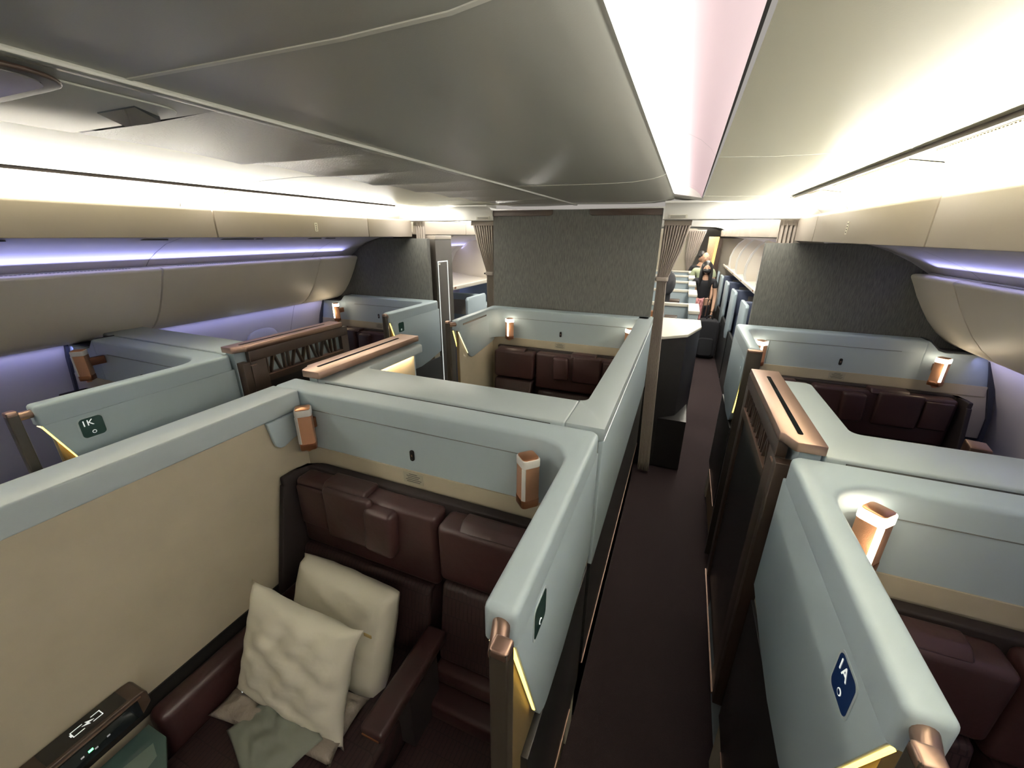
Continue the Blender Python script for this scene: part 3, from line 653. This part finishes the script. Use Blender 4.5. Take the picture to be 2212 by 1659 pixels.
# ------------------------------------------------------------------ window, ledges
for y_, n_ in ((2.58, 1),):
    for s in ((-1,) if n_ == 2 else (-1,)):
        xw = -3.580
        o = struct(G().ball((xw, y_, 1.08), .035, .17, .15, 32).done('window_%d' % n_, mat('window_reveal_grey', (.34, .34, .33), .6)))
        p = G().ball((xw+.022, y_-.06, 1.045), .030, .085, .085, 24).done('window_shade', 'day', o)
t = thing('side_shelf', 'small pale shelf with a dark inset by the right window of the rear suite', 'shelf', (1.45, 2.5, 0))
G().hexa([(1.40, 2.455, 1.02), (1.475, 2.435, 1.02), (1.50, 2.54, 1.02), (1.425, 2.56, 1.02)], [(1.40, 2.455, 1.10), (1.475, 2.435, 1.10), (1.50, 2.54, 1.10), (1.425, 2.56, 1.10)]).done('shelf_top', 'bronze', t, .006)
G().hexa([(1.425, 2.4455, 1.035), (1.457, 2.437, 1.035), (1.457, 2.445, 1.035), (1.425, 2.45, 1.035)], [(1.425, 2.4455, 1.08), (1.457, 2.437, 1.08), (1.457, 2.445, 1.08), (1.425, 2.45, 1.08)]).done('inset', 'blackd', t)
G().box(1.46, 1.87, 2.49, 2.54, .99, 1.02).done('bracket', 'gasket', t, .003)
t = thing('side_cabinet', 'grey side cabinet between the left window and the seat of the rear suite', 'cabinet', (-3.5, 2.5, 0))
G().box(-3.60, -3.47, 1.62, 2.9, 0, .95).done('cabinet_body', 'shell', t, .005)

# ------------------------------------------------------------------ nearest suite: charger shelf, table, pillows
t = thing('charging_shelf', 'dark slim shelf with a battery symbol on the beige wall at bottom left', 'shelf', (-1.35, .1, .66))
G().prism([(-.5, .70), (.33, .70), (.352, .72), (.352, .760), (.345, .772), (.325, .775), (-.5, .775)], 'x', -1.387, -1.312).done('shelf_body', 'brown', t, .004)
G().box(-1.383, -1.322, .14, .31, .7751, .7765).done('charging_pad', 'black', t)
G().box(-1.3125, -1.3095, -.5, .335, .762, .766).done('copper_edge', 'bronze', t)
G().box(-1.3115, -1.3080, -.5, .325, .703, .758).done('control_screen', 'blackd', t)
G().box(-1.3078, -1.3072, .205, .215, .728, .735).done('green_light', 'green', t)
g = G()
for k in range(6): g.box(-1.3078, -1.3072, .105+k*.028, .112+k*.028, .722+.006*(k % 2), .727+.006*(k % 2))
g.done('screen_marks', mat('dim_marks', (.3, .3, .3), .5, emit=((.5, .5, .5), .25)), t)
bx, by, bz = -1.352, .235, .7768
g = G()
for (a, b, c, d) in ((-.011, -.009, -.032, -.008), (.009, .011, -.032, -.010), (-.011, .011, -.034, -.032), (-.011, -.009, .010, .030), (.009, .011, .008, .030), (-.011, .011, .028, .030), (-.005, .005, -.037, -.034)):
    g.box(bx+a, bx+b, by+c, by+d, bz, bz+.0006)
g.prism([(bx-.002, by-.012), (bx+.009, by+.003), (bx+.001, by+.002), (bx+.003, by+.013), (bx-.009, by-.003), (bx-.001, by-.001)], 'z', bz, bz+.0006)
g.done('battery_symbol', 'ink', t)
t = thing('side_table', 'dark green glossy side table at the bottom left beside the seat arm', 'table', (-1.2, .1, 0))
G().prism([(-1.305, -.5), (-1.10, -.5), (-1.075, .20), (-1.10, .26), (-1.22, .325), (-1.305, .325)], 'z', .645, .66).done('table_top', 'glass', t, .003)
G().prism([(-1.262, .12), (-1.15, .0), (-1.12, .05), (-1.19, .285), (-1.235, .30)], 'z', .66, .661).done('inlay', mat('grey_green_glass', (.11, .15, .13), .25), t)
G().box(-1.30, -1.14, -.5, .12, .02, .645).done('table_base', 'burgd', t)

def cushion(name, label, cen, ex, ey, w_, h_, th, m, pinch=.16, wr=.006, seed=1, group=None, box=0):
    """stuffed pillow: ex, ey span its plane, corners pulled to points"""
    ex = Vector(ex).normalized(); ey = Vector(ey); ey = (ey-ex*ey.dot(ex)).normalized(); ez = ex.cross(ey); cen = Vector(cen)
    n = 26; bm = bmesh.new(); rnd = random.Random(seed); grid = [[], []]
    ph = [rnd.uniform(0, 6.28) for _ in range(8)]
    for sd in (0, 1):
        for j in range(n+1):
            row = []
            for i in range(n+1):
                a = 2*i/n-1; b = 2*j/n-1
                ea = 1-abs(a)**2.2; eb = 1-abs(b)**2.2
                hgt = (max(ea, 0)*max(eb, 0))**(.42 if not box else .22)
                sx = 1-pinch*(1-abs(b)**3)*.55*abs(a)**2; sy = 1-pinch*(1-abs(a)**3)*.55*abs(b)**2
                wrk = wr*(math.sin(9*a+4*b+ph[0])*math.sin(5*b-3*a+ph[1])+.6*math.sin(14*a-9*b+ph[2])+.5*math.sin(17*b+6*a+ph[3]))*hgt
                z = (1 if sd else -1)*(th/2*hgt)+wrk
                p = cen+ex*(a*w_/2*sx)+ey*(b*h_/2*sy)+ez*z
                row.append(bm.verts.new(p))
            grid[sd].append(row)
    for sd in (0, 1):
        for j in range(n):
            for i in range(n):
                q = (grid[sd][j][i], grid[sd][j][i+1], grid[sd][j+1][i+1], grid[sd][j+1][i]); bm.faces.new(q if sd else q[::-1])
    bmesh.ops.remove_doubles(bm, verts=bm.verts, dist=.0008)
    bmesh.ops.recalc_face_normals(bm, faces=bm.faces)
    me = bpy.data.meshes.new(name); bm.to_mesh(me); bm.free()
    for p in me.polygons: p.use_smooth = True
    me.materials.append(M[m]); o = bpy.data.objects.new(name, me); C.objects.link(o)
    tag(o, label, 'pillow' if 'pillow' in name else 'pouch', group); return o
p1 = cushion('pillow', 'larger cream pillow standing behind, against the burgundy backrest', (-1.005, .80, .662), (1, -.02, -.03), (0, .30, 1), .45, .43, .15, 'ivory', .06, .003, 3, 'cream pillows on the nearest seat', 1)
p2 = cushion('pillow', 'front cream pillow with wrinkled cover leaning on the larger one', (-1.00, .60, .735), (1, .02, -.06), (-.02, .34, 1), .47, .40, .13, 'ivory', .22, .008, 5, 'cream pillows on the nearest seat')
for p, c_ in ((p1, (-.795, .722, .808)),):
    G().box(c_[0]-.018, c_[0]+.012, c_[1]-.004, c_[1]-.001, c_[2]-.006, c_[2]+.006).done('sewn_tag', mat('straw_tag', (.55, .42, .18), .8) if 'straw_tag' not in bpy.data.materials else bpy.data.materials['straw_tag'], p)
o = cushion('wrapped_blanket', 'folded taupe blanket in clear plastic under the front pillow', (-1.02, .56, .560), (1, .10, 0), (0, 1, 0), .48, .20, .075, 'plastic_wrap', .1, .010, 9)
o['category'] = 'blanket'
o = cushion('amenity_pouch', 'grey-green drawstring pouch lying under the pillows on the seat', (-.99, .475, .575), (.80, -.35, -.05), (.35, .85, .28), .27, .22, .05, 'pouch', .12, .005, 11)
g = G()
for a, b in (((-1.20, .545, .592), (-1.16, .53, .60)), ((-1.19, .52, .59), (-1.165, .548, .60)), ((-1.165, .535, .60), (-1.14, .52, .597))): g.bar(a, b, .004, 6)
g.done('drawstring_bow', 'ink', o)

# ------------------------------------------------------------------ rear cabin seen through the aisles
t = thing('rear_cupboard', 'black cupboard with a cream top just behind the tied curtain', 'cupboard', (0, 3.9, 0))
fp = [(-.30, 3.56), (-.085, 3.56), (.10, 3.72), (.215, 4.10), (.215, 4.42), (-.30, 4.42)]
G().prism(fp, 'z', .02, 1.235).done('body', 'black', t, .004)
G().prism([(-.31, 3.55), (-.08, 3.55), (.108, 3.712), (.222, 4.10), (.222, 4.44), (-.31, 4.44)], 'z', 1.235, 1.26).done('top_plate', 'paper', t, .004)
G().box(-.5, .20, 3.60, 4.44, .02, .5).done('rear_body', 'black', t)
for s in (1, -1):
    X = lambda x: x if s > 0 else 2*XC-x
    for k in range(5):
        ya = 5.37+1.27*k if s > 0 else 4.55+1.27*k
        if s > 0: lab = ('nearest', 'second', 'third', 'fourth', 'fifth')[k]+' tall pale aisle panel of the rear cabin suites on the right of the aisle'
        else: lab = ('nearest', 'second', 'third', 'fourth', 'farthest')[k]+' rear cabin window suite seen through the left doorway'
        t = thing('rear_suite', lab, 'suite', (X(1.2), ya+.3, 0), 'rear cabin window suites')
        G().prism([(ya, .75), (ya, 1.27), (ya+.03, 1.30), (ya+.50, 1.30), (ya+.53, 1.27), (ya+.53, .62), (ya+.40, .55), (ya+.12, .60)], 'x', *sorted((X(.715), X(.755)))).done('aisle_panel', 'shell', t, .012)
        G().box(*sorted((X(.72), X(.75))), ya+.02, ya+1.2, .0, .74).done('dark_base', 'black', t)
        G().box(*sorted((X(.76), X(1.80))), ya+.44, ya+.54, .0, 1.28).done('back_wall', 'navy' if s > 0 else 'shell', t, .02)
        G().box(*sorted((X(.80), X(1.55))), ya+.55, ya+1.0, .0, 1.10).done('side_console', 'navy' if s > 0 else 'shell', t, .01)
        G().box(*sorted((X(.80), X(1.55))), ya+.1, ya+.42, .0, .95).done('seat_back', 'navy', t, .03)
        if s < 0: G().box(X(.86), X(.82), ya+.40, ya+.44, 1.02, 1.22).done('reading_lamp', 'copper', t, .004)
        G().box(*sorted((X(.95), X(1.25))), ya+.425, ya+.438, 1.0, 1.2).done('beige_panel', 'beige', t)
for k in range(5):
    ya = (5.22, 6.62, 7.89, 9.1, 10.3)[k]
    t = thing('rear_suite', ('nearest', 'second', 'third', 'fourth', 'farthest')[k]+' white-rimmed suite shell of the rear cabin on the left of the right aisle', 'suite', (-.5, ya+.3, 0), 'rear cabin centre suites')
    G().box(-1.9, .205, ya-.015, ya+.045, 1.262, 1.30).done('rim', 'paper', t, .006)
    G().box(-1.9, .19, ya, ya+.03, .0, 1.262).done('front_wall', 'shell', t)
    G().box(.10, .215, ya-.50, ya+.045, 1.262, 1.302).done('arm_top', 'paper', t, .008)
    G().box(.115, .205, ya-.49, ya, .0, 1.262).done('arm_wall', 'shell', t, .004)
    G().box(-.14, .0, ya-.30, ya-.12, .5, 1.18).done('seat_shell', 'brown', t, .01)
    G().box(-.11, -.02, ya-.305, ya-.30, .9, 1.15).done('tan_panel', 'beige', t)
    G().box(-.32, -.22, ya-.35, ya-.25, .9, 1.24).done('copper_screen', 'copper', t, .004)
# dark headrest standing up in the rear cabin
t = thing('dark_headrest', 'black rounded headrest rising behind the tied curtain', 'headrest', (-.16, 5.6, 0))
G().ball((-.16, 5.6, 1.49), .085, .09, .15, 20).done('pad', 'tee', t); G().box(-.20, -.12, 5.60, 5.64, 0, 1.42).done('support', 'tee', t)
# open bins of the rear cabin
for s in (1, -1):
    X = lambda x: x if s > 0 else 2*XC-x
    for k in range(5):
        ya = 4.30+1.27*k; yb = ya+1.26
        t = thing('open_overhead_bin', ('nearest', 'second', 'third', 'fourth', 'farthest')[k]+' cream open overhead bin of the rear cabin on the %s' % ('right' if s > 0 else 'left'), 'overhead bin', (X(1.1), (ya+yb)/2, 1.4), 'open overhead bins')
        G().prism(mirror([(.80, 1.41), (.79, 1.455), (.815, 1.46), (.83, 1.435), (1.2, 1.46), (1.6, 1.52), (1.62, 1.46), (1.2, 1.40), (.84, 1.40)], s), 'y', ya, yb).done('tray', 'binc', t, .004)
        wl = [(.83, 1.43), (.80, 1.52), (.80, 1.66), (.84, 1.80), (.91, 1.92), (1.0, 2.0), (1.25, 1.94), (1.45, 1.80), (1.6, 1.5)]
        for j in range(1):
            yy = ya+.02+j*.62
            G().prism(mirror(wl, s), 'y', yy, yy+.02).done('divider', 'binc', t, .004)
            inn = [(p[0]+.03, p[1]) for p in wl[:6]]
            G().prism(mirror(wl[:6]+inn[::-1], s), 'y', yy-.004, yy+.024).done('divider_edge', 'white', t)
            G().box(*sorted((X(.785), X(.80))), yy+.05, yy+.08, 1.43, 1.45).done('latch', 'copperd', t)
    # blank lining that closes the first bay of the rear cabin
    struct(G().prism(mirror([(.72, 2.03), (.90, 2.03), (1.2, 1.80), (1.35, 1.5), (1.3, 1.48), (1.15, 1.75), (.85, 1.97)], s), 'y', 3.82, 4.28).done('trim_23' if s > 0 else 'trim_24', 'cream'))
# mid-cabin partitions
struct(G().box(-2.0, .16, 10.95, 11.1, 0, 2.2).done('wall_rear_centre', 'tan'))
curtain([(2.18, -.02, .36), (1.6, -.02, .22), (1.36, .03, .14), (.05, .03, .14)], 10.9, 8, 'farther grey curtain at the end of the right aisle by the tan wall')
t = thing('galley_panel', 'tall wood-grain panel with a glowing golden edge at the far end of the right aisle', 'panel', (.6, 10.6, 0))
G().box(.42, .58, 10.6, 10.7, .3, 2.03).done('wood_face', 'wood', t, .004)
G().hexa([(.50, 10.57, .5), (.55, 10.57, .5), (.55, 10.598, .5), (.50, 10.598, .5)], [(.575, 10.57, 2.03), (.63, 10.57, 2.03), (.63, 10.6, 2.03), (.575, 10.6, 2.03)]).done('golden_edge', 'gold', t)
G().box(.60, .70, 10.6, 10.72, .0, 2.0).done('side_frame', 'brown', t)
struct(G().box(.70, 2.0, 10.75, 10.85, 0, 2.0).done('wall_rear_right', 'tan'))
struct(G().box(-3.7, -2.45, 10.75, 10.85, 0, 2.0).done('wall_rear_left', 'tan'))

# ------------------------------------------------------------------ people in the aisle
def skin_body(name, joints, edges, m, parent=None, sub=2):
    me = bpy.data.meshes.new(name); me.from_pydata([j[0] for j in joints], edges, []); me.materials.append(M[m])
    o = bpy.data.objects.new(name, me); C.objects.link(o)
    md = o.modifiers.new('skin', 'SKIN'); md.use_smooth_shade = True
    me.skin_vertices[0].data[0].use_root = True
    for sv, j in zip(me.skin_vertices[0].data, joints): sv.radius = (j[1], j[1] if len(j) < 3 else j[2])
    s_ = o.modifiers.new('subsurf', 'SUBSURF'); s_.levels = s_.render_levels = sub
    if parent is not None: hang(o, parent)
    return o
def person(px, py, h, label, top, lower, female, lean=0.0, facing=-1):
    t = thing('person', label, 'person', (px, py, 0), None)
    k = h/1.70
    P = lambda x, y, z: (px+x*k, py+y*k, z*k)
    L = lean
    ft = facing
    # joints: 0 pelvis ...
    J = [(P(0, 0, .92), .115*k, .09*k), (P(0, ft*L*.3, 1.10), .105*k, .08*k), (P(0, ft*L*.7, 1.30), .125*k, .085*k), (P(0, ft*L*.9, 1.42), .05*k), (P(0, ft*L*1.0, 1.50), .045*k),
         (P(-.17, ft*L*.85, 1.375), .05*k), (P(-.21, ft*L*.9, 1.12), .038*k), (P(-.14 if female else -.22, ft*(L+.20), .93), .028*k), (P(-.10 if female else -.21, ft*(L+.27), .88), .022*k),
         (P(.17, ft*L*.85, 1.375), .05*k), (P(.22, ft*L*.8, 1.10), .038*k), (P(.21, ft*(L+.10), .88), .028*k), (P(.20, ft*(L+.14), .80), .022*k),
         (P(-.09, 0, .86), .085*k), (P(-.09, ft*.02, .48), .055*k), (P(-.09, 0, .09), .038*k), (P(-.09, ft*.13, .035), .035*k),
         (P(.09, 0, .86), .085*k), (P(.09, ft*.02, .48), .055*k), (P(.09, 0, .09), .038*k), (P(.09, ft*.13, .035), .035*k)]
    E = [(0, 1), (1, 2), (2, 3), (3, 4), (2, 5), (5, 6), (6, 7), (7, 8), (2, 9), (9, 10), (10, 11), (11, 12), (0, 13), (13, 14), (14, 15), (15, 16), (0, 17), (17, 18), (18, 19), (19, 20)]
    body = skin_body('body', J, E, 'skin', t)
    hx, hy, hz = P(0, ft*(L+.02), 1.605)
    G().ball((hx, hy, hz), .073*k, .088*k, .108*k, 24).done('head', 'skin', t)
    hd = t.children[-1]
    G().ball((hx, hy+ft*.088*k, hz-.012*k), .011*k, .016*k, .020*k, 10).done('nose', 'skin', t)
    for sx in (-1, 1):
        G().ball((hx+sx*.028*k, hy+ft*.079*k, hz+.012*k), .010*k, .006*k, .005*k, 8).done('eye', 'hair', t)
        G().ball((hx+sx*.074*k, hy, hz-.005*k), .010*k, .018*k, .028*k, 8).done('ear', 'skin', t)
    # torso garment slightly larger than the body
    Jt = [(J[0][0], .125*k, .10*k), (J[1][0], .118*k, .092*k), (J[2][0], .135*k, .098*k), (P(0, ft*L*.86, 1.425), .075*k), (J[5][0], .066*k), (P(-.20, ft*L*.9, 1.22), .055*k), (J[9][0], .062*k), (P(.205, ft*L*.85, 1.22), .055*k)]
    skin_body('shirt', Jt, [(0, 1), (1, 2), (2, 3), (2, 4), (4, 5), (2, 6), (6, 7)], top, t)
    Jl = [(P(0, 0, .93), .128*k, .105*k), (P(-.09, 0, .84), .098*k), (P(-.09, ft*.02, .48), .068*k), (P(-.09, 0, .12), .055*k), (P(.09, 0, .84), .098*k), (P(.09, ft*.02, .48), .068*k), (P(.09, 0, .12), .055*k)]
    skin_body('trousers', Jl, [(0, 1), (1, 2), (2, 3), (0, 4), (4, 5), (5, 6)], lower, t)
    # hands with five fingers each
    for (hp, sx) in ((J[8][0], -1), (J[12][0], 1)):
        hp = Vector(hp); g = G(); g.ball(hp+Vector((0, ft*.02*k, -.035*k)), .018*k, .030*k, .042*k, 10)
        for q in range(4):
            a = hp+Vector((0, ft*(.042-.02*q)*k, -.065*k)); g.bar(a, a+Vector((sx*-.004*k, ft*.006*k, -(.045+.006*(q in (1, 2)))*k)), .0072*k, 6)
        a = hp+Vector((sx*-.008*k, ft*.045*k, -.03*k)); g.bar(a, a+Vector((sx*-.012*k, ft*.022*k, -.032*k)), .008*k, 6)
        g.done('hand', 'skin', t)
    return t, (hx, hy, hz, k)
wm, (hx, hy, hz, k) = person(.375, 8.45, 1.60, 'person with long dark hair in black shirt and mask, reaching down to a rose bundle', 'tee', 'tee', True, .16)
g = G(); g.ball((hx, hy+.018, hz+.022), .092*k, .098*k, .112*k, 24); g.ball((hx, hy+.07, hz-.14), .115*k, .06, .24*k, 20)
for sx in (-1, 1): g.ball((hx+sx*.082*k, hy+.005, hz-.13), .034*k, .05, .22*k, 14)
g.done('long_hair', 'hair', wm)
G().ball((hx, hy-.050*k, hz-.045*k), .066*k, .062*k, .050*k, 20).done('face_mask', 'black', wm)
mn, (hx, hy, hz, k) = person(.37, 9.47, 1.72, 'bald person in a pale green shirt standing behind the person in black', 'lime', 'tee', False, .02)
G().ball((hx, hy-.078*k, hz-.050*k), .022*k, .012*k, .006*k, 10).done('mouth', 'copperd', mn)
th, (hx, hy, hz, k) = person(.33, 10.62, 1.70, 'dark-haired person mostly hidden behind the bald person', 'tee', 'tee', False, .0)
G().ball((hx, hy+.01, hz+.02), .090*k, .10*k, .115*k, 20).done('hair_cap', 'hair', th)
o = cushion('cloth_bundle', 'rose-coloured bundle of cloth held low by the person in black', (.30, 8.0, .80), (1, 0, 0), (.1, .1, 1), .20, .46, .12, 'rose', .2, .02, 21); o['category'] = 'cloth'
# black bag and trolley in the aisle
t = thing('black_backpack', 'large black backpack standing on the aisle carpet in front of the people', 'bag', (.50, 8.0, 0))
G().prism(rrect(.34, .70, .01, .68, .10, 5), 'y', 7.72, 8.0).done('pack', 'tee', t, .04, 4)
G().prism(rrect(.40, .64, .06, .38, .05, 5), 'y', 7.66, 7.73).done('front_pocket', 'tee', t, .02)
G().bar((.48, 7.85, .68), (.50, 7.85, .74), .012).bar((.50, 7.85, .74), (.56, 7.85, .74), .012).bar((.56, 7.85, .74), (.58, 7.85, .68), .012).done('grab_handle', 'tee', t)
t = thing('trolley_handle', 'thin metal pull handle of a case beside the rose bundle', 'handle', (.42, 7.95, .0))
G().bar((.40, 8.06, .70), (.41, 8.06, 1.0), .008).bar((.46, 8.06, .70), (.47, 8.06, 1.0), .008).bar((.41, 8.06, 1.0), (.47, 8.06, 1.0), .01).done('pull_bars', 'bronze', t)
